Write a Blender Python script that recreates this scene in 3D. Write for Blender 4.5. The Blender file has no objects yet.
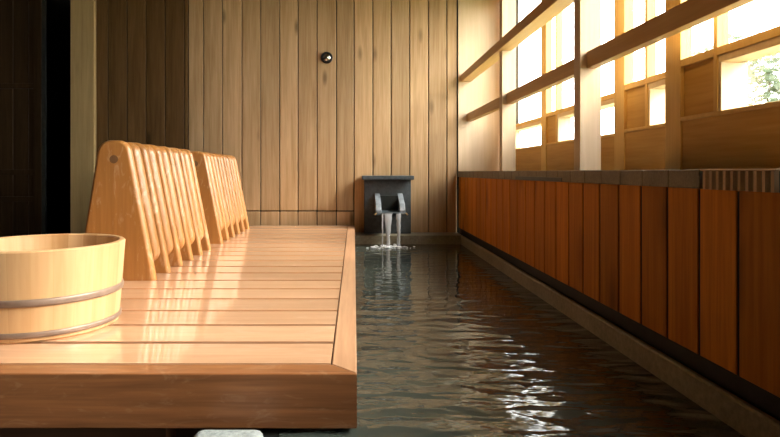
import bpy, bmesh, math, random
from mathutils import Vector, Matrix
random.seed(7)
S = bpy.context.scene
C = S.collection
PI = math.pi

# ---------------------------------------------------------------- camera, world, exposure
cd = bpy.data.cameras.new('camera')
cam = bpy.data.objects.new('camera', cd); C.objects.link(cam)
cam.location = (0, 0, .80); cam.rotation_euler = (PI/2, 0, 0)
cd.sensor_width = 36; cd.sensor_fit = 'HORIZONTAL'
cd.lens = 580/780*36
cd.shift_x = 36/780; cd.shift_y = -46.5/780
cd.clip_start = .02
S.camera = cam

W = bpy.data.worlds.new('overcast_sky'); S.world = W
W.use_nodes = True
bg = W.node_tree.nodes['Background']
bg.inputs[0].default_value = (1.0, .985, .95, 1)
bg.inputs[1].default_value = 13.0

# bright cloud-veiled sun coming in high through the windows, very soft
sl = bpy.data.lights.new('veiled_sun', 'SUN'); sl.energy = 14.0; sl.angle = math.radians(28); sl.color = (1, .95, .87)
sun = bpy.data.objects.new('veiled_sun', sl); C.objects.link(sun)
sun.rotation_euler = Vector((-.78, .12, -.62)).to_track_quat('-Z', 'Y').to_euler()

S.view_settings.view_transform = 'Standard'
S.view_settings.look = 'None'
S.view_settings.exposure = 0.6
S.view_settings.gamma = 1
S.view_settings.use_curve_mapping = False
S.cycles.use_denoising = True
S.cycles.caustics_reflective = False
S.cycles.max_bounces = 10
S.cycles.diffuse_bounces = 6
S.cycles.sample_clamp_indirect = 12

# ---------------------------------------------------------------- materials
def nt(name):
    m = bpy.data.materials.new(name); m.use_nodes = True
    t = m.node_tree; b = t.nodes['Principled BSDF']
    return m, t, b
def N(t, kind, **kw):
    n = t.nodes.new('ShaderNode' + kind)
    for k, v in kw.items():
        if k in n.inputs.keys(): n.inputs[k].default_value = v
        else: setattr(n, k, v)
    return n
def L(t, a, b): t.links.new(a, b)
def math_n(t, op, a, b=None, c=None):
    n = t.nodes.new('ShaderNodeMath'); n.operation = op
    for i, v in enumerate((a, b, c)):
        if v is None: continue
        if isinstance(v, (int, float)): n.inputs[i].default_value = v
        else: L(t, v, n.inputs[i])
    return n.outputs[0]
def mixc(t, fac, a, b, mode='MIX'):
    n = t.nodes.new('ShaderNodeMix'); n.data_type = 'RGBA'; n.blend_type = mode
    for i, v in ((0, fac), (6, a), (7, b)):
        if isinstance(v, (int, float)): n.inputs[i].default_value = v
        elif isinstance(v, tuple): n.inputs[i].default_value = v if len(v) == 4 else v + (1,)
        else: L(t, v, n.inputs[i])
    return n.outputs[2]
def ramp(t, fac, *stops):
    n = t.nodes.new('ShaderNodeValToRGB')
    e = n.color_ramp.elements
    while len(e) < len(stops): e.new(.5)
    for k, (p, c) in enumerate(stops):
        e[k].position = p; e[k].color = (c if isinstance(c, tuple) else (c, c, c)) + (1,)
    L(t, fac, n.inputs[0]); return n.outputs[0]

def wood(name, light, dark, axis='Z', rough=.5, coat=0.0, coat_rough=.1, tint=.25, knots=0.0, grain=1.0,
         bump=.15, wear=None, spec=.5):
    """planed timber: streaked grain along axis, each board with its own tone"""
    m, t, b = nt(name)
    tc = N(t, 'TexCoord'); geo = N(t, 'NewGeometry'); oi = N(t, 'ObjectInfo')
    rnd = math_n(t, 'FRACT', math_n(t, 'ADD', geo.outputs['Random Per Island'], oi.outputs['Random']))
    off = N(t, 'CombineXYZ')
    for k in range(3): L(t, math_n(t, 'MULTIPLY', rnd, 7.3 + 5*k), off.inputs[k])
    va = N(t, 'VectorMath', operation='ADD')
    L(t, tc.outputs['Object'], va.inputs[0]); L(t, off.outputs[0], va.inputs[1])
    lo, hi = 1.6*grain, 34*grain
    sc = {'X': (lo, hi, hi), 'Y': (hi, lo, hi), 'Z': (hi, hi, lo)}[axis]
    mp = N(t, 'Mapping'); mp.inputs['Scale'].default_value = sc
    L(t, va.outputs[0], mp.inputs[0])
    n1 = N(t, 'TexNoise', Scale=1.0, Detail=5.0, Roughness=.6, Distortion=.6); L(t, mp.outputs[0], n1.inputs['Vector'])
    mp2 = N(t, 'Mapping'); mp2.inputs['Scale'].default_value = tuple(v*4.2 for v in sc)
    L(t, va.outputs[0], mp2.inputs[0])
    n2 = N(t, 'TexNoise', Scale=1.0, Detail=2.0); L(t, mp2.outputs[0], n2.inputs['Vector'])
    f = math_n(t, 'ADD', math_n(t, 'MULTIPLY', n1.outputs[0], .7), math_n(t, 'MULTIPLY', n2.outputs[0], .3))
    col = ramp(t, f, (.33, dark), (.66, light))
    v = math_n(t, 'ADD', math_n(t, 'MULTIPLY', rnd, tint), 1 - tint*.5)
    vv = N(t, 'CombineXYZ')
    for k in range(3): L(t, v, vv.inputs[k])
    col = mixc(t, 1.0, col, vv.outputs[0], 'MULTIPLY')
    if knots:
        ks = {'X': (2.2, 7, 7), 'Y': (7, 2.2, 7), 'Z': (7, 7, 2.2)}[axis]
        mk = N(t, 'Mapping'); mk.inputs['Scale'].default_value = ks
        L(t, va.outputs[0], mk.inputs[0])
        vo = N(t, 'TexVoronoi', Scale=1.0); L(t, mk.outputs[0], vo.inputs['Vector'])
        k = ramp(t, vo.outputs['Distance'], (.05, 1.0), (.13*knots + .02, 0.0))
        col = mixc(t, math_n(t, 'MULTIPLY', k, .75), col, tuple(c*.35 for c in dark))
    if wear:
        nw = N(t, 'TexNoise', Scale=wear[1], Detail=4.0, Roughness=.65, Distortion=1.2); mw = N(t, 'Mapping'); mw.inputs['Scale'].default_value = tuple(.35 if a == axis else 1.0 for a in 'XYZ'); L(t, va.outputs[0], mw.inputs[0]); L(t, mw.outputs[0], nw.inputs['Vector'])
        k = ramp(t, nw.outputs[0], (.56, 0.0), (.68, wear[2]))
        col = mixc(t, k, col, wear[0])
    L(t, col, b.inputs['Base Color'])
    b.inputs['Roughness'].default_value = rough
    b.inputs['Specular IOR Level'].default_value = spec
    b.inputs['Coat Weight'].default_value = coat
    b.inputs['Coat Roughness'].default_value = coat_rough
    b.inputs['Coat IOR'].default_value = 1.6
    bp = N(t, 'Bump', Strength=bump, Distance=.003); L(t, f, bp.inputs['Height']); L(t, bp.outputs[0], b.inputs['Normal'])
    return m

def stone(name, a, c, scale=60, rough=.6, bump=.2, spec=.5):
    m, t, b = nt(name)
    tc = N(t, 'TexCoord')
    n1 = N(t, 'TexNoise', Scale=scale, Detail=4.0, Roughness=.7); L(t, tc.outputs['Object'], n1.inputs['Vector'])
    n2 = N(t, 'TexNoise', Scale=scale*.09, Detail=3.0); L(t, tc.outputs['Object'], n2.inputs['Vector'])
    f = math_n(t, 'ADD', math_n(t, 'MULTIPLY', n1.outputs[0], .6), math_n(t, 'MULTIPLY', n2.outputs[0], .4))
    L(t, ramp(t, f, (.36, a), (.64, c)), b.inputs['Base Color'])
    b.inputs['Roughness'].default_value = rough
    b.inputs['Specular IOR Level'].default_value = spec
    bp = N(t, 'Bump', Strength=bump, Distance=.003); L(t, n1.outputs[0], bp.inputs['Height']); L(t, bp.outputs[0], b.inputs['Normal'])
    return m
def plain(name, c, rough=.5, metal=0.0):
    m, t, b = nt(name)
    tc = N(t, 'TexCoord')
    n1 = N(t, 'TexNoise', Scale=40.0, Detail=3.0); L(t, tc.outputs['Object'], n1.inputs['Vector'])
    L(t, ramp(t, n1.outputs[0], (.3, tuple(v*.85 for v in c)), (.7, tuple(min(1, v*1.1) for v in c))), b.inputs['Base Color'])
    b.inputs['Roughness'].default_value = rough; b.inputs['Metallic'].default_value = metal
    return m

M = {}
M['wall'] = wood('cedar_wall_planks', (.48, .32, .175), (.31, .19, .085), 'Z', .55, spec=.3, tint=.28, knots=1.0)
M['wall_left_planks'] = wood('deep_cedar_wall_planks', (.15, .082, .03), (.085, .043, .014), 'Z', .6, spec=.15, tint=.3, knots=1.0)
M['wall_dark'] = wood('dark_stained_planks', (.045, .026, .011), (.022, .012, .005), 'Z', .6, spec=.15, tint=.3)
M['jamb'] = wood('pale_door_jamb', (.44, .31, .14), (.32, .22, .095), 'Z', .6, spec=.2, tint=.05)
M['cream'] = wood('pale_cypress_board', (.64, .50, .34), (.56, .42, .27), 'Z', .5, tint=.08)
M['red'] = wood('red_stained_cedar', (.54, .20, .018), (.34, .112, .008), 'Z', .6, tint=.45, knots=2.0, spec=.12)
M['post'] = wood('window_post_timber', (.58, .44, .28), (.48, .35, .21), 'Z', .45, tint=.1)
M['rail'] = wood('window_rail_timber', (.56, .36, .15), (.44, .27, .10), 'Y', .5, tint=.1)
M['sash'] = wood('sash_timber', (.68, .47, .18), (.57, .37, .13), 'Z', .5, tint=.1, spec=.25)
M['kick'] = wood('sash_panel_timber', (.55, .335, .10), (.42, .235, .055), 'Y', .5, tint=.1, spec=.2)
M['deck'] = wood('varnished_deck_timber', (.62, .365, .215), (.48, .26, .14), 'X', .32, coat=1.0, coat_rough=.035, tint=.18, bump=.1,
                 wear=((.66, .46, .32), 24.0, .3))
M['deck_y'] = wood('varnished_deck_edge', (.64, .375, .215), (.44, .225, .12), 'Y', .35, coat=.6, coat_rough=.1, tint=.1, bump=.12, grain=.8)
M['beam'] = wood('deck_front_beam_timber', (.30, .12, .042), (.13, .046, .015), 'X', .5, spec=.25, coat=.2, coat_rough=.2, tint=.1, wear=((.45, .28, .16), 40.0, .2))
M['joist'] = wood('deck_joist_timber', (.20, .09, .04), (.12, .05, .02), 'X', .6, tint=.2)
M['rest'] = wood('backrest_timber', (.42, .185, .045), (.31, .125, .028), 'Z', .42, coat=.25, coat_rough=.2, tint=.16, bump=.08,
                 wear=((.74, .52, .34), 34.0, .3))
M['plug'] = wood('dowel_plug', (.22, .11, .04), (.14, .065, .025), 'Z', .6, tint=.05)
M['curb'] = stone('pool_curb_stone', (.11, .098, .065), (.24, .215, .15), 70, .45)
M['black_stone'] = stone('dark_basalt', (.016, .022, .026), (.058, .072, .08), 45, .5)
M['cheek'] = stone('light_basalt', (.07, .083, .095), (.18, .20, .22), 50, .55)  # lighter, bluer stone tone for the spout cheeks
M['slate_shade'] = stone('dark_slate_and_shade', (.005, .006, .005), (.013, .014, .012), 40, .6, .2, .2)  # dark stone; near-black also paints shade in grooves, recess and spout opening
M['coping'] = stone('coping_stone', (.09, .07, .04), (.18, .145, .09), 150, .5, .3)
M['coping_rib'] = wood('ribbed_coping', (.55, .38, .22), (.42, .28, .15), 'Z', .6)
M['granite'] = stone('pale_granite', (.16, .185, .18), (.42, .46, .455), 130, .6, .4)
M['floor'] = stone('floor_stone', (.03, .028, .024), (.06, .055, .048), 20, .6)
M['ceiling'] = wood('ceiling_boards', (.20, .12, .05), (.13, .075, .03), 'Y', .6, tint=.2)
M['metal'] = plain('brushed_steel', (.75, .74, .68), .22, 1.0)
M['blackmetal'] = plain('blackened_metal', (.03, .03, .03), .4, .6)
M['strip'] = plain('grey_strip', (.05, .06, .06), .4, .7)
M['hoop'] = plain('dull_copper_hoop', (.24, .165, .12), .42, .4)
M['brass'] = plain('brass_tip', (.60, .40, .16), .35, .8)
M['grass'] = stone('garden_ground', (.18, .22, .10), (.32, .34, .20), 8, .9)
M['bark'] = plain('bark', (.16, .10, .06), .9)

def glass_mat():
    m, t, b = nt('window_glass'); t.nodes.remove(b)
    out = t.nodes['Material Output']
    tr = N(t, 'BsdfTransparent'); tr.inputs[0].default_value = (.97, .98, .97, 1)
    gl = N(t, 'BsdfGlossy', Roughness=.02)
    fr = N(t, 'Fresnel', IOR=1.3)
    mx = N(t, 'MixShader')
    L(t, math_n(t, 'MULTIPLY', fr.outputs[0], .6), mx.inputs[0]); L(t, tr.outputs[0], mx.inputs[1]); L(t, gl.outputs[0], mx.inputs[2])
    L(t, mx.outputs[0], out.inputs[0]); return m
M['glass'] = glass_mat()

def water_mat():
    m, t, b = nt('pool_water')
    b.inputs['Base Color'].default_value = (.043, .052, .044, 1)
    b.inputs['Roughness'].default_value = .045
    b.inputs['IOR'].default_value = 1.38
    tc = N(t, 'TexCoord')
    mp = N(t, 'Mapping'); mp.inputs['Scale'].default_value = (1.0, 2.2, 1); mp.inputs['Location'].default_value = (6.3, 6.3, 0)
    L(t, tc.outputs['Object'], mp.inputs[0])
    n1 = N(t, 'TexNoise', Scale=10.0, Detail=.6, Distortion=.4); L(t, mp.outputs[0], n1.inputs['Vector'])
    n2 = N(t, 'TexNoise', Scale=46.0, Detail=1.0); L(t, mp.outputs[0], n2.inputs['Vector'])
    h = math_n(t, 'ADD', n1.outputs[0], math_n(t, 'MULTIPLY', n2.outputs[0], .06))
    sep = N(t, 'SeparateXYZ'); L(t, tc.outputs['Object'], sep.inputs[0])
    near = N(t, 'MapRange', interpolation_type='SMOOTHSTEP'); L(t, sep.outputs[1], near.inputs['Value'])   # livelier wavelets at this end of the pool
    for k, v in (('From Min', 2.3), ('From Max', 1.3), ('To Min', .3), ('To Max', 1.0)): near.inputs[k].default_value = v
    h = math_n(t, 'MULTIPLY', h, near.outputs[0])
    bp = N(t, 'Bump', Strength=0.4, Distance=.025); L(t, h, bp.inputs['Height']); L(t, bp.outputs[0], b.inputs['Normal'])
    return m
M['water'] = water_mat()
def stream_mat():
    m, t, b = nt('falling_water')
    b.inputs['Base Color'].default_value = (.93, .96, 1, 1)
    b.inputs['Roughness'].default_value = .12
    b.inputs['IOR'].default_value = 1.33
    b.inputs['Transmission Weight'].default_value = .72
    tc = N(t, 'TexCoord'); mp = N(t, 'Mapping'); mp.inputs['Scale'].default_value = (90, 90, 14); L(t, tc.outputs['Object'], mp.inputs[0])
    n1 = N(t, 'TexNoise', Scale=1.0, Detail=3.0); L(t, mp.outputs[0], n1.inputs['Vector'])
    bp = N(t, 'Bump', Strength=.5, Distance=.004); L(t, n1.outputs[0], bp.inputs['Height']); L(t, bp.outputs[0], b.inputs['Normal'])
    return m
M['stream'] = stream_mat()
def foam_mat():
    m, t, b = nt('water_foam')
    b.inputs['Base Color'].default_value = (.85, .88, .9, 1); b.inputs['Roughness'].default_value = .3
    b.inputs['Transmission Weight'].default_value = .4
    return m
M['foam'] = foam_mat()
def bucket_mat():
    m, t, b = nt('cypress_staves')
    tc = N(t, 'TexCoord'); sep = N(t, 'SeparateXYZ'); L(t, tc.outputs['Object'], sep.inputs[0])
    a = math_n(t, 'ARCTAN2', sep.outputs[1], sep.outputs[0])
    u = math_n(t, 'MULTIPLY', math_n(t, 'ADD', a, PI), 26/(2*PI))
    k = math_n(t, 'FLOOR', u); fr = math_n(t, 'FRACT', u)
    wn = N(t, 'TexWhiteNoise', noise_dimensions='1D'); L(t, k, wn.inputs['W'])
    mp = N(t, 'Mapping'); mp.inputs['Scale'].default_value = (60, 60, 3); L(t, tc.outputs['Object'], mp.inputs[0])
    n1 = N(t, 'TexNoise', Scale=1.0, Detail=4.0, Distortion=.4); L(t, mp.outputs[0], n1.inputs['Vector'])
    f = math_n(t, 'ADD', math_n(t, 'MULTIPLY', n1.outputs[0], .6), math_n(t, 'MULTIPLY', wn.outputs[0], .4))
    col = ramp(t, f, (.25, (.42, .225, .09)), (.7, (.57, .355, .175)))
    seam = math_n(t, 'LESS_THAN', fr, .03)
    col = mixc(t, math_n(t, 'MULTIPLY', seam, .45), col, (.45, .26, .10))
    L(t, col, b.inputs['Base Color'])
    b.inputs['Roughness'].default_value = .38
    b.inputs['Coat Weight'].default_value = .25; b.inputs['Coat Roughness'].default_value = .25
    return m
M['bucket'] = bucket_mat()
def leaf_mat():
    m, t, b = nt('garden_leaves')
    oi = N(t, 'NewGeometry')
    L(t, ramp(t, oi.outputs['Random Per Island'], (0, (.08, .115, .06)), (1, (.14, .185, .11))), b.inputs['Base Color'])
    b.inputs['Roughness'].default_value = .5
    tr = N(t, 'BsdfTranslucent'); tr.inputs[0].default_value = (.10, .15, .07, 1)
    mx = N(t, 'MixShader'); mx.inputs[0].default_value = .5
    L(t, b.outputs[0], mx.inputs[1]); L(t, tr.outputs[0], mx.inputs[2]); L(t, mx.outputs[0], t.nodes['Material Output'].inputs[0])
    return m
M['leaf'] = leaf_mat()

# ---------------------------------------------------------------- mesh helpers
def box(bm, x0, x1, y0, y1, z0, z1, bev=0.0, seg=2, only=None):
    r = bmesh.ops.create_cube(bm, size=1)
    vs = r['verts']
    for v in vs:
        v.co = Vector((x0 + (v.co.x + .5)*(x1-x0), y0 + (v.co.y + .5)*(y1-y0), z0 + (v.co.z + .5)*(z1-z0)))
    if bev:
        es = list({e for v in vs for e in v.link_edges})
        if only:
            es = [e for e in es if abs((e.verts[0].co - e.verts[1].co)['XYZ'.index(only)]) > 1e-6]
        bmesh.ops.bevel(bm, geom=es, offset=bev, segments=seg, affect='EDGES', profile=.5)
def prism(bm, pts, axis, a0, a1, bev=0.0, seg=2, keep=None):
    """extrude an outline; axis 'Y': pts are (x,z); 'X': pts are (y,z); 'Z': pts are (x,y)"""
    def P(p, a):
        return {'Y': (p[0], a, p[1]), 'X': (a, p[0], p[1]), 'Z': (p[0], p[1], a)}[axis]
    A = [bm.verts.new(P(p, a0)) for p in pts]; B = [bm.verts.new(P(p, a1)) for p in pts]
    fs = [bm.faces.new(A), bm.faces.new(B[::-1])]
    n = len(pts)
    for i in range(n): fs.append(bm.faces.new((A[i], B[i], B[(i+1) % n], A[(i+1) % n])))
    bmesh.ops.recalc_face_normals(bm, faces=fs)
    if bev:
        es = [e for e in set(e for f in fs[:2] for e in f.edges)]
        if keep is not None: es = [e for e in es if not all(v.co.z < keep for v in e.verts)]
        bmesh.ops.bevel(bm, geom=es, offset=bev, segments=seg, affect='EDGES', profile=.5)
def lathe(bm, prof, n=64, loc=(0, 0, 0), axis='Z', close=True):
    rings = []
    for r, z in prof:
        ring = []
        for i in range(n):
            a = 2*PI*i/n
            p = (r*math.cos(a), r*math.sin(a), z)
            if axis == 'Y': p = (p[0], z, p[1])
            ring.append(bm.verts.new((p[0]+loc[0], p[1]+loc[1], p[2]+loc[2])))
        rings.append(ring)
    fs = []
    pairs = list(zip(rings, rings[1:] + ([rings[0]] if close else [])))
    for a, b in pairs:
        for i in range(n): fs.append(bm.faces.new((a[i], a[(i+1) % n], b[(i+1) % n], b[i])))
    if not close:
        fs.append(bm.faces.new(rings[0][::-1])); fs.append(bm.faces.new(rings[-1]))
    bmesh.ops.recalc_face_normals(bm, faces=fs)
def rounded(pts_r, n=6):
    """polygon of (x, z, radius) with rounded corners"""
    out = []
    k = len(pts_r)
    for i in range(k):
        p = Vector(pts_r[i][:2]); r = pts_r[i][2]
        a = Vector(pts_r[i-1][:2]); b = Vector(pts_r[(i+1) % k][:2])
        if r <= 0: out.append(tuple(p)); continue
        u = (a-p).normalized(); v = (b-p).normalized()
        ang = u.angle(v); d = r/math.tan(ang/2)
        c = p + (u+v).normalized()*(r/math.sin(ang/2))
        s = p+u*d - c; e = p+v*d - c
        a0 = math.atan2(s.y, s.x); a1 = math.atan2(e.y, e.x)
        da = (a1-a0+PI) % (2*PI) - PI
        for j in range(n+1):
            t = a0 + da*j/n
            out.append((c.x + r*math.cos(t), c.y + r*math.sin(t)))
    return out
def obj(name, bm, m, parent=None, smooth=None, **props):
    me = bpy.data.meshes.new(name); bm.to_mesh(me); bm.free()
    me.materials.append(M[m] if isinstance(m, str) else m)
    if smooth is not None:
        for p in me.polygons: p.use_smooth = True
        me.set_sharp_from_angle(angle=math.radians(smooth))
    o = bpy.data.objects.new(name, me); C.objects.link(o)
    if smooth is not None:
        wn = o.modifiers.new('weighted_normals', 'WEIGHTED_NORMAL'); wn.keep_sharp = True; wn.weight = 100
    if parent: o.parent = parent
    for k, v in props.items(): o[k] = v
    return o
def boxo(name, m, dims, parent=None, bev=0.0, seg=2, **props):
    bm = bmesh.new(); box(bm, *dims, bev, seg)
    return obj(name, bm, m, parent, 35 if bev else None, **props)
def thing(name, label, cat, loc=(0, 0, 0), group=None, kind=None):
    o = bpy.data.objects.new(name, None); C.objects.link(o); o.location = loc; o.empty_display_size = .05
    if label: o['label'] = label
    if cat: o['category'] = cat
    if group: o['group'] = group
    if kind: o['kind'] = kind
    return o
def tag(o, label, cat, group=None):
    o['label'] = label; o['category'] = cat
    if group: o['group'] = group
    return o
def copy_thing(root, loc):
    r = root.copy(); C.objects.link(r); r.location = loc
    for ch in list(root.children):
        c = ch.copy(); C.objects.link(c); c.parent = r
        for g in list(ch.children):
            d = g.copy(); C.objects.link(d); d.parent = c
    return r
ST = dict(kind='structure')

# ---------------------------------------------------------------- the room shell
YW = 3.85            # back wall
XL, YR, ZC = -2.9, -2.6, 2.45
WATER = .345
HEAD = 1.95

boxo('floor', 'floor', (XL-.1, 1.1, YR-.1, 5.6, -.08, 0), **ST)

bm = bmesh.new()
y = YR
while y < YW - .01:
    box(bm, XL, 1.1, y+.003, min(y+.18, YW)-.003, ZC, ZC+.03, .004, 1); y += .18
box(bm, XL-.1, 1.15, YR-.1, 5.6, ZC+.02, ZC+.12)
obj('ceiling', bm, 'ceiling', **ST)

# back wall: tall planks with a course of short planks below the seam
pxs = [96, 108, 127, 145.8, 165, 184.3, 188.3, 203.3, 222.3, 241.7, 260.5, 279.5, 297.9, 317, 336.4, 354, 372.8, 391, 409.6, 428.4, 446.8, 457.2]
xs = [(p-354)/580*YW for p in pxs]
zs = .541
bm = bmesh.new(); bm2 = None
for a, b in zip(xs, xs[1:]):
    g = .0028
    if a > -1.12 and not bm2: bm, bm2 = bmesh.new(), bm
    if a < -.02 and a > -1.2:
        box(bm, a+g, b-g, YW, YW+.022, 0, zs-.004, .003, 1)
        box(bm, a+g, b-g, YW, YW+.022, zs+.003, ZC, .003, 1)
    else:
        box(bm, a+g, b-g, YW, YW+.022, 0, ZC, .003, 1)
wb = obj('wall_back', bm, 'wall', **ST)
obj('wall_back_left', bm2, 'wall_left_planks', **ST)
boxo('wall_back_core', 'slate_shade', (-1.89, 1.1, YW+.0225, YW+.10, 0, ZC), wb)
# pale board closing the wall beside the windows
boxo('trim_1', 'cream', (.690, 1.02, YW-.012, YW, .805, ZC), bev=.002, **ST)

# doorway at the left: pale jamb, black gap, dark sliding door
boxo('trim_2', 'jamb', (-1.868, xs[0], YW-.03, YW+.10, 0, ZC), bev=.003, **ST)
dr = thing('door_1', None, None, (-2.40, YW+.05, 0), kind='structure')
bm = bmesh.new()
x = -.42
while x < .22:
    box(bm, x, min(x+.105, .25)-.003, .005, .02, .05, 2.1, .002, 1); x += .105
obj('board_panel', bm, 'wall_dark', dr)
boxo('stile', 'wall_dark', (.25, .30, -.012, .03, .01, 2.15), dr, .003)
boxo('stile', 'wall_dark', (-.47, -.42, -.012, .03, .01, 2.15), dr, .003)
for z in (.60, .78, 1.36): boxo('rail', 'wall_dark', (-.42, .25, -.008, .022, z, z+.035), dr, .002)
boxo('lit_edge_strip', 'strip', (.30, .325, -.002, .02, .01, 2.15), dr, .002)  # blue-grey colour stands in for faint light on the door edge
boxo('trim_3', 'wall_dark', (XL, -1.89, YW-.02, YW+.10, 2.17, ZC), bev=.003, **ST)
bm = bmesh.new()
box(bm, XL-.1, -1.80, 5.5, 5.6, 0, ZC); box(bm, -1.88, -1.78, YW+.11, 5.5, 0, ZC)
obj('wall_passage', bm, 'slate_shade', **ST)

bm = bmesh.new()
y = YR
while y < YW - .01:
    box(bm, XL-.02, XL, y+.002, min(y+.12, YW)-.002, 0, ZC, .003, 1); y += .12
box(bm, XL-.1, XL-.02, YR, 5.5, 0, ZC)
obj('wall_left', bm, 'wall_dark', **ST)

# rear wall behind the viewer
bm = bmesh.new()
for a, b, z0, z1 in ((XL, 1.1, 0, ZC),):
    box(bm, a, b, YR-.1, YR, z0, z1, .003, 1)
obj('wall_front', bm, 'wall_dark', **ST)

# low wall at the right: red-stained boards hung over the pool curb
PX, PB = .695, .431
ys = []
y = YW
while y > YR: ys.append(y); y -= .1183
off = 1.051 - min(ys, key=lambda v: abs(v-1.051))
ys = [YW] + [v+off for v in ys if v+off < YW-.03] + [YR]
bm = bmesh.new()
for a, b in zip(ys, ys[1:]):
    box(bm, PX, PX+.02, b+.0042, a-.0042, PB, .767, .0012, 1)
wr = obj('wall_right', bm, 'red', **ST)
boxo('wall_right_core', 'slate_shade', (PX+.0025, 1.0, YR, YW-.012, 0, .765), wr)  # near-black core paints the shade in board grooves and curb recess
boxo('wall_right_light_stop', 'wall_left_planks', (.80, 1.0, YR, -1.03, .8055, HEAD-.0005), wr)  # unseen stretch added to cut window light from behind the camera
boxo('wall_right_lintel', 'rail', (.80, 1.0, YR, YW-.012, HEAD, ZC), wr)

# stone coping
LX = .685
bm = bmesh.new()
y = 1.150
while y < YW-.02:
    b = min(y+.1145, YW-.012); box(bm, LX, 1.02, y+.0006, b-.0006, .767, .805, .0015, 1); y += .1145
y = .905
while y > YR:
    b = max(y-.1145, YR); box(bm, LX, 1.02, b+.0006, y-.0006, .767, .805, .0015, 1); y -= .1145
obj('trim_4', bm, 'coping', **ST)
bm = bmesh.new()
box(bm, LX+.005, 1.02, .941, 1.148, .7665, .802, 0)
rb_ = obj('trim_5', bm, 'coping', **ST)
bm = bmesh.new()
box(bm, LX-.001, 1.02, .941, 1.148, .8021, .8055, .001, 1)
for k in range(10):
    y0 = .9425 + k*.0206
    prism(bm, [(LX-.001, y0+.002), (LX-.001, y0+.0095), (LX+.0049, y0+.0125), (LX+.0049, y0-.001)], 'Z', .7665, .8020)
obj('rib', bm, 'coping_rib', rb_)
boxo('trim_6', 'strip', (LX-.0015, LX+.004, 1.91, 2.46, .768, .782), bev=.0008, **ST)  # dark grey strip along the lower coping face

# window posts and rails
PY = [2.849, 1.866, .883, -.100, -1.083, -2.066]
n = 7
for p in PY:
    boxo('trim_%d' % n, 'post', (.727, .795, p, p+.053, .805, ZC), bev=.002, **ST); n += 1
yy = [YW-.012] + [v for p in PY for v in (p+.053, p)] + [YR]
for a, b in zip(yy[0::2], yy[1::2]):
    boxo('trim_%d' % n, 'rail', (.749, .780, b+.0005, a-.0005, 1.133, 1.187), bev=.002, **ST); n += 1
boxo('trim_%d' % n, 'rail', (.707, .775, YR, YW-.012, 1.397, 1.443), bev=.002, **ST); n += 1

# sliding sashes, each on its own track
def sash(num, X, yf, ln):
    """yf far end, ln length; a narrow column with an infill board and a wide pane"""
    t = thing('window_%d' % num, None, None, (X, yf, .805), kind='structure')
    H = HEAD - .805; T = .03; K = .134; B0, B1 = .262, .281
    boxo('stile', 'sash', (0, T, -.073, 0, 0, H), t, .002)
    boxo('stile', 'sash', (0, T, -ln, -ln+.073, 0, H), t, .002)
    bm = bmesh.new(); box(bm, .004, T-.004, -ln+.073, -.073, 0, K, .001, 1); obj('kick_panel', bm, 'kick', t)
    boxo('top_rail', 'sash', (0, T, -ln+.073, -.073, H-.07, H), t, .002)
    boxo('mullion', 'sash', (.001, T-.001, -.220, -.206, K, H-.07), t, .0015)
    boxo('mid_rail', 'sash', (0.001, T-.001, -ln+.073, -.220, B0, B1), t, .0015)
    boxo('mid_rail', 'sash', (0.001, T-.001, -.206, -.073, B0, B1), t, .0015)
    bm = bmesh.new(); box(bm, .010, T-.010, -.206, -.073, K, B0); obj('infill_panel', bm, 'kick', t)
    boxo('kick_rail', 'sash', (0, T, -ln+.073, -.073, K-.010, K+.0005), t, .0015)
    bm = bmesh.new()   # bead round the lower pane, deep towards the garden
    box(bm, .004, T+.035, -ln+.073, -.220, B0-.017, B0, .001, 1)
    box(bm, .004, T+.035, -.230, -.220, K, B0-.017, .001, 1)
    obj('glazing_bead', bm, 'cream', t)
    for (a, b, z0, z1, dx) in ((-ln+.073, -.230, K, B0-.017, .035), (-ln+.073, -.220, B1, H-.07, 0), (-.206, -.073, B1, H-.07, 0)):
        bm = bmesh.new(); box(bm, .013+dx, .017+dx, a, b, z0, z1); obj('pane', bm, 'glass', t)
sash(1, .83, 1.548, .87)
sash(2, .885, 1.974, .40)
sash(3, .935, 2.900, .90)
sash(4, .965, 3.830, .92)
sash(5, .885, .72, .87)
sash(6, .93, -.10, .87)

# ---------------------------------------------------------------- the pool
CX, CT = .673, .398
bm = bmesh.new()
prism(bm, [(CX, -.05), (CX, CT-.004), (CX+.004, CT), (CX+.014, CT), (CX+.017, CT-.030), (CX+.0425, CT-.030), (CX+.0425, -.05)], 'Y', YR+.3, YW-.001)
box(bm, -.02, CX, 3.65, YW-.001, -.05, CT+.002, .004, 2)
obj('trim_%d' % n, bm, 'curb', **ST); n += 1
bm = bmesh.new()
box(bm, -.165, -.13, YR+.3, YW-.2, 0, .343, .003, 1); box(bm, -.13, CX, YR+.2, YR+.3, 0, .343, .003, 1)
box(bm, -.13, CX, YR+.3, 3.65, -.0, .02)
obj('trim_%d' % n, bm, 'slate_shade', **ST); n += 1
bm = bmesh.new(); box(bm, -.1295, CX-.0005, YR+.301, 3.6495, .021, WATER)
pw = obj('pool_water', bm, 'water'); tag(pw, 'dark still water filling the long narrow pool beside the deck', 'water')

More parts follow.
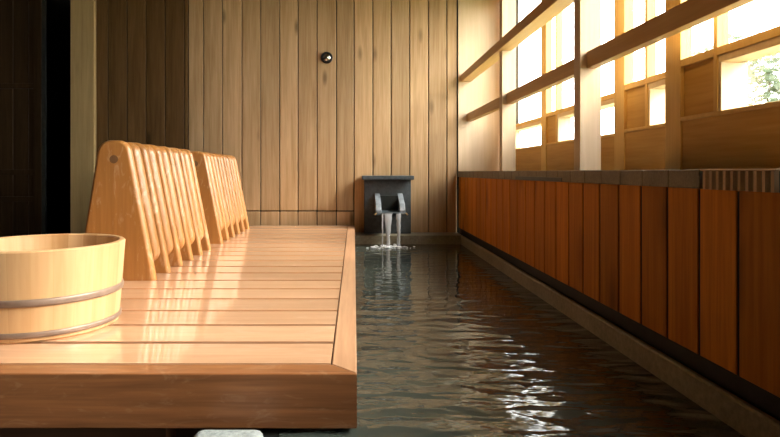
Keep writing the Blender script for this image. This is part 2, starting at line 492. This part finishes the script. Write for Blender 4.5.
# water spout: basalt slab, cap, side cheeks, lip
sp = thing('water_spout', 'black stone water spout with capped slab on the back wall', 'spout', (.218, 3.75, CT+.002))
bz = CT+.002
boxo('slab', 'black_stone', (-.152, .152, .01, .098, 0, .350), sp, .004)
boxo('cap', 'black_stone', (-.167, .167, -.045, .098, .350, .377), sp, .005)
prof = [(.01, .262), (-.10, .222), (-.165, .205), (-.20, .165), (-.20, .15), (.01, .15)]
for a, b in ((-.085, -.050), (.062, .097)):
    bm = bmesh.new(); prism(bm, prof, 'X', a, b, .003, 1); obj('cheek', bm, 'cheek', sp)
boxo('mouth_shade', 'slate_shade', (-.0498, .0618, -.06, .012, .158, .250), sp, .003)  # solid near-black block, shade of the spout opening put into its colour
bm = bmesh.new(); prism(bm, [(.01, .158), (.01, .118), (-.17, .133), (-.215, .136), (-.215, .152)], 'X', -.05, .062, .002, 1)
obj('channel', bm, 'black_stone', sp)
bm = bmesh.new(); prism(bm, [(-.085, .134), (.102, .134), (.108, .149), (-.091, .149)], 'Y', -.215, -.185, .002, 1)
lip = obj('lip', bm, 'black_stone', sp)
for s, x in ((-1, -.088), (1, .105)):
    bm = bmesh.new(); prism(bm, [(x, .1495), (x+s*.008, .140), (x+s*.001, .136), (x-s*.010, .1495)][::s], 'Y', -.220, -.200)
    obj('lip_tip', bm, 'brass', lip, label='brass coloured tip')

def stream(label, X, w0, w1, seed, yy=3.528):
    r = random.Random(seed)
    bm = bmesh.new(); rings = []
    z0, z1 = .548, WATER+.001
    for i in range(15):
        t = i/14
        w = w0 + (w1-w0)*min(1, t*1.6) + r.uniform(-.08, .08)*w0
        cx = X + r.uniform(-1, 1)*.0015; cy = yy - .012*math.sin(t*PI/2)
        z = z0 + (z1-z0)*t
        rings.append([bm.verts.new((cx + w*math.cos(a), cy + .55*min(w, .009)*math.sin(a), z)) for a in [2*PI*k/14 for k in range(14)]])
    for a, b in zip(rings, rings[1:]):
        for k in range(14): bm.faces.new((a[k], a[(k+1) % 14], b[(k+1) % 14], b[k]))
    bm.faces.new(rings[0]); bm.faces.new(rings[-1][::-1])
    bmesh.ops.recalc_face_normals(bm, faces=bm.faces[:])
    tag(obj('water_stream', bm, 'stream', smooth=60), label, 'water', 'streams falling from the spout')
stream('thin thread of water falling from the left end of the spout lip', .173, .005, .003, 1)
stream('broad stream of water falling from the middle of the spout lip', .207, .026, .012, 2)
stream('narrower stream of water falling from the right end of the spout lip', .271, .015, .010, 3)
bm = bmesh.new()
r = random.Random(5)
for k in range(160):
    c = r.choice([(.207, 3.51), (.207, 3.51), (.271, 3.51), (.18, 3.51)])
    a = r.uniform(0, 2*PI); d = abs(r.gauss(0, .03)); q = r.uniform(.002, .008)
    res = bmesh.ops.create_icosphere(bm, subdivisions=1, radius=1)
    for v in res['verts']:
        v.co = Vector((c[0]+math.cos(a)*d*1.5 + v.co.x*q*1.6, c[1]+math.sin(a)*d*1.5 + v.co.y*q*1.4, WATER + q*.6 + v.co.z*q*.55))
o = obj('splash_foam', bm, 'foam', smooth=80, kind='stuff'); tag(o, 'white splash foam where the spout water meets the pool', 'foam')

# ---------------------------------------------------------------- the deck
DT = .45; DX0, DX1 = -1.05, .005; DY0, DY1 = 1.007, 3.80
dk = thing('wooden_deck', 'low varnished slatted wooden deck running along the pool', 'deck', (0, DY0, 0))
def D(y): return y-DY0
# mitred border
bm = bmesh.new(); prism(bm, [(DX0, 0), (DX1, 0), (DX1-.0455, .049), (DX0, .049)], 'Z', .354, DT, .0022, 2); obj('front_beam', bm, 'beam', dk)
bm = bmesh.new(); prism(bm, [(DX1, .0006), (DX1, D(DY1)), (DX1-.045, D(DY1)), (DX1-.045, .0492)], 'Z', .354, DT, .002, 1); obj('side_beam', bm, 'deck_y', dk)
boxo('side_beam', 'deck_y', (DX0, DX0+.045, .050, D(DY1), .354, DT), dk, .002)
boxo('end_beam', 'deck', (DX0+.0455, DX1-.0455, D(3.722), D(DY1), .354, DT), dk, .002)
gy = 1.0565; pitch = .1372
while gy + pitch < 3.73:
    bm = bmesh.new(); box(bm, DX0+.046, DX1-.0475, D(gy)+.008, D(gy+pitch)-.009, DT-.026, DT-.0005, .0015, 2)
    obj('slat', bm, 'deck', dk, 35); gy += pitch
for X in (-.95, -.55, -.18): boxo('joist', 'joist', (X-.03, X+.03, .05, D(3.72), .354, DT-.0265), dk)
boxo('cross_beam', 'joist', (-.98, -.345, .06, .12, .27, .354), dk, .003)
boxo('cross_beam', 'joist', (-.98, -.17, 2.45, 2.51, .27, .354), dk, .003)
for x in (-.93, -.42):
    for y in (.06, 2.45): boxo('leg', 'joist', (x-.035, x+.035, y, y+.06, 0, .27), dk, .003)

# pale granite stone at the foot of the deck
bm = bmesh.new(); box(bm, -.268, -.150, .80, .985, 0, .368, .016, 3)
tag(obj('granite_block', bm, 'granite', smooth=50), 'pale grey granite block on the floor below the deck front', 'stone')

# ---------------------------------------------------------------- slatted backrests
def backrest_proto():
    t = thing('backrest', 'slatted wooden backrest nearer the bucket, the larger looking of two', 'backrest', (-.769, 1.867, DT), 'slatted backrests on the deck')
    full = rounded([(-.128, 0, 0), (.128, 0, 0), (.0405, .453, .042), (-.0545, .453, .042)])
    cut = .042
    xl = -.128 + (.0735)*cut/.453; xr = .128 - (.0875)*cut/.453
    short = rounded([(xl, cut, .045), (xr+.002, cut, .040), (.0425, .451, .042), (-.0545, .451, .042)])
    y = 0
    TL, TS, G = .034, .049, .0302
    for k in range(11):
        if k % 2 == 0:
            bm = bmesh.new(); prism(bm, full, 'Y', y, y+TL, .013, 4, .0005); obj('leg_board', bm, 'rest', t, 50); y += TL+G
        else:
            bm = bmesh.new(); prism(bm, short, 'Y', y, y+TS, .021, 5); obj('slat', bm, 'rest', t, 50); y += TS+G
    y -= G
    bm = bmesh.new(); lathe(bm, [(.0135, -.0012), (.0135, y+.001)], 24, (-.004, 0, .391), 'Y', close=False)
    obj('dowel', bm, 'plug', t, 50)
    return t
b1 = backrest_proto()
b2 = copy_thing(b1, (-.769, 2.827, DT))
b2['label'] = 'slatted wooden backrest farther back, between the first one and the plank wall'

# ---------------------------------------------------------------- bucket
bk = thing('wooden_bucket', 'round pale wooden bath bucket with two metal hoops on the deck', 'bucket', (-.72, 1.341, DT-.0005))
H = .19; RB, RT = .165, .179; TH = .016
def ro(z): return RB + (RT-RB)*z/H
bm = bmesh.new()
lathe(bm, [(RB-.004, 0), (RB, .004), (ro(.1), .1), (RT-.0005, H-.003), (RT-.004, H), (RT-TH+.003, H), (RT-TH, H-.003), (ro(.03)-TH, .03), (.001, .03), (.001, .012), (RB-TH-.006, .012), (RB-TH-.004, 0)], 96)
obj('body', bm, 'bucket', bk, 40)
for z, w in ((.083, .0155), (.0165, .012)):
    bm = bmesh.new()
    pr = []
    for k in range(9):
        a = PI*k/8 - PI/2
        pr.append((ro(z) + .0005 + .0035*math.cos(a)**.6 if abs(math.cos(a)) > 1e-6 else ro(z)+.0005, z + w*.5*math.sin(a)))
    pr += [(ro(z)-.002, z+w*.5), (ro(z)-.002, z-w*.5)]
    lathe(bm, pr, 96); obj('hoop', bm, 'hoop', bk, 50, label='dull metal hoop')

# ---------------------------------------------------------------- knob on the wall
kn = thing('wall_knob', 'small round metal knob in a dark ring on the plank wall', 'knob', (-.180, YW, 1.557))
bm = bmesh.new(); lathe(bm, [(.026, -.001), (.036, -.001), (.039, -.004), (.039, -.014), (.035, -.018), (.028, -.012)], 40, (0, 0, 0), 'Y'); obj('ring', bm, 'blackmetal', kn, 40)
bm = bmesh.new(); lathe(bm, [(.0275, -.001), (.0275, -.010), (.025, -.017), (.018, -.023), (.009, -.026), (.001, -.0265)], 32, (0, 0, 0), 'Y', close=False)
obj('dome', bm, 'metal', kn, 60)

# ---------------------------------------------------------------- garden outside the windows
boxo('ground', 'grass', (1.1, 14, -6, 16, -.1, -.02), **ST)
def shrub(label, x, y, h, rad, seed):
    r = random.Random(seed)
    t = thing('garden_shrub', label, 'shrub', (x, y, -.02), 'shrubs outside the windows')
    bm = bmesh.new()
    for k in range(5):
        a = 2*PI*k/5; 
        p0 = Vector((0, 0, 0)); p1 = Vector((math.cos(a)*rad*.4, math.sin(a)*rad*.4, h*.75))
        d = .018
        q = [bm.verts.new(p0+Vector((math.cos(j*PI/3)*d, math.sin(j*PI/3)*d, 0))) for j in range(6)]
        w = [bm.verts.new(p1+Vector((math.cos(j*PI/3)*d*.4, math.sin(j*PI/3)*d*.4, 0))) for j in range(6)]
        for j in range(6): bm.faces.new((q[j], q[(j+1) % 6], w[(j+1) % 6], w[j]))
    obj('stem', bm, 'bark', t)
    bm = bmesh.new()
    for k in range(4200):
        v = Vector((r.gauss(0, 1), r.gauss(0, 1), r.gauss(0, 1))).normalized()*r.uniform(.5, 1)
        p = Vector((v.x*rad, v.y*rad, h*.58 + v.z*h*.42))
        u = Vector((r.gauss(0, 1), r.gauss(0, 1), r.gauss(0, 1))).normalized()
        s = u.orthogonal().normalized(); l = r.uniform(.07, .12)
        bm.faces.new([bm.verts.new(p), bm.verts.new(p+u*l*.5+s*l*.28), bm.verts.new(p+u*l), bm.verts.new(p+u*l*.5-s*l*.28)])
    obj('foliage', bm, 'leaf', t)
shrub('pale green leafy shrub outside, seen through the nearest window pane', 4.6, 6.9, 2.5, .9, 11)
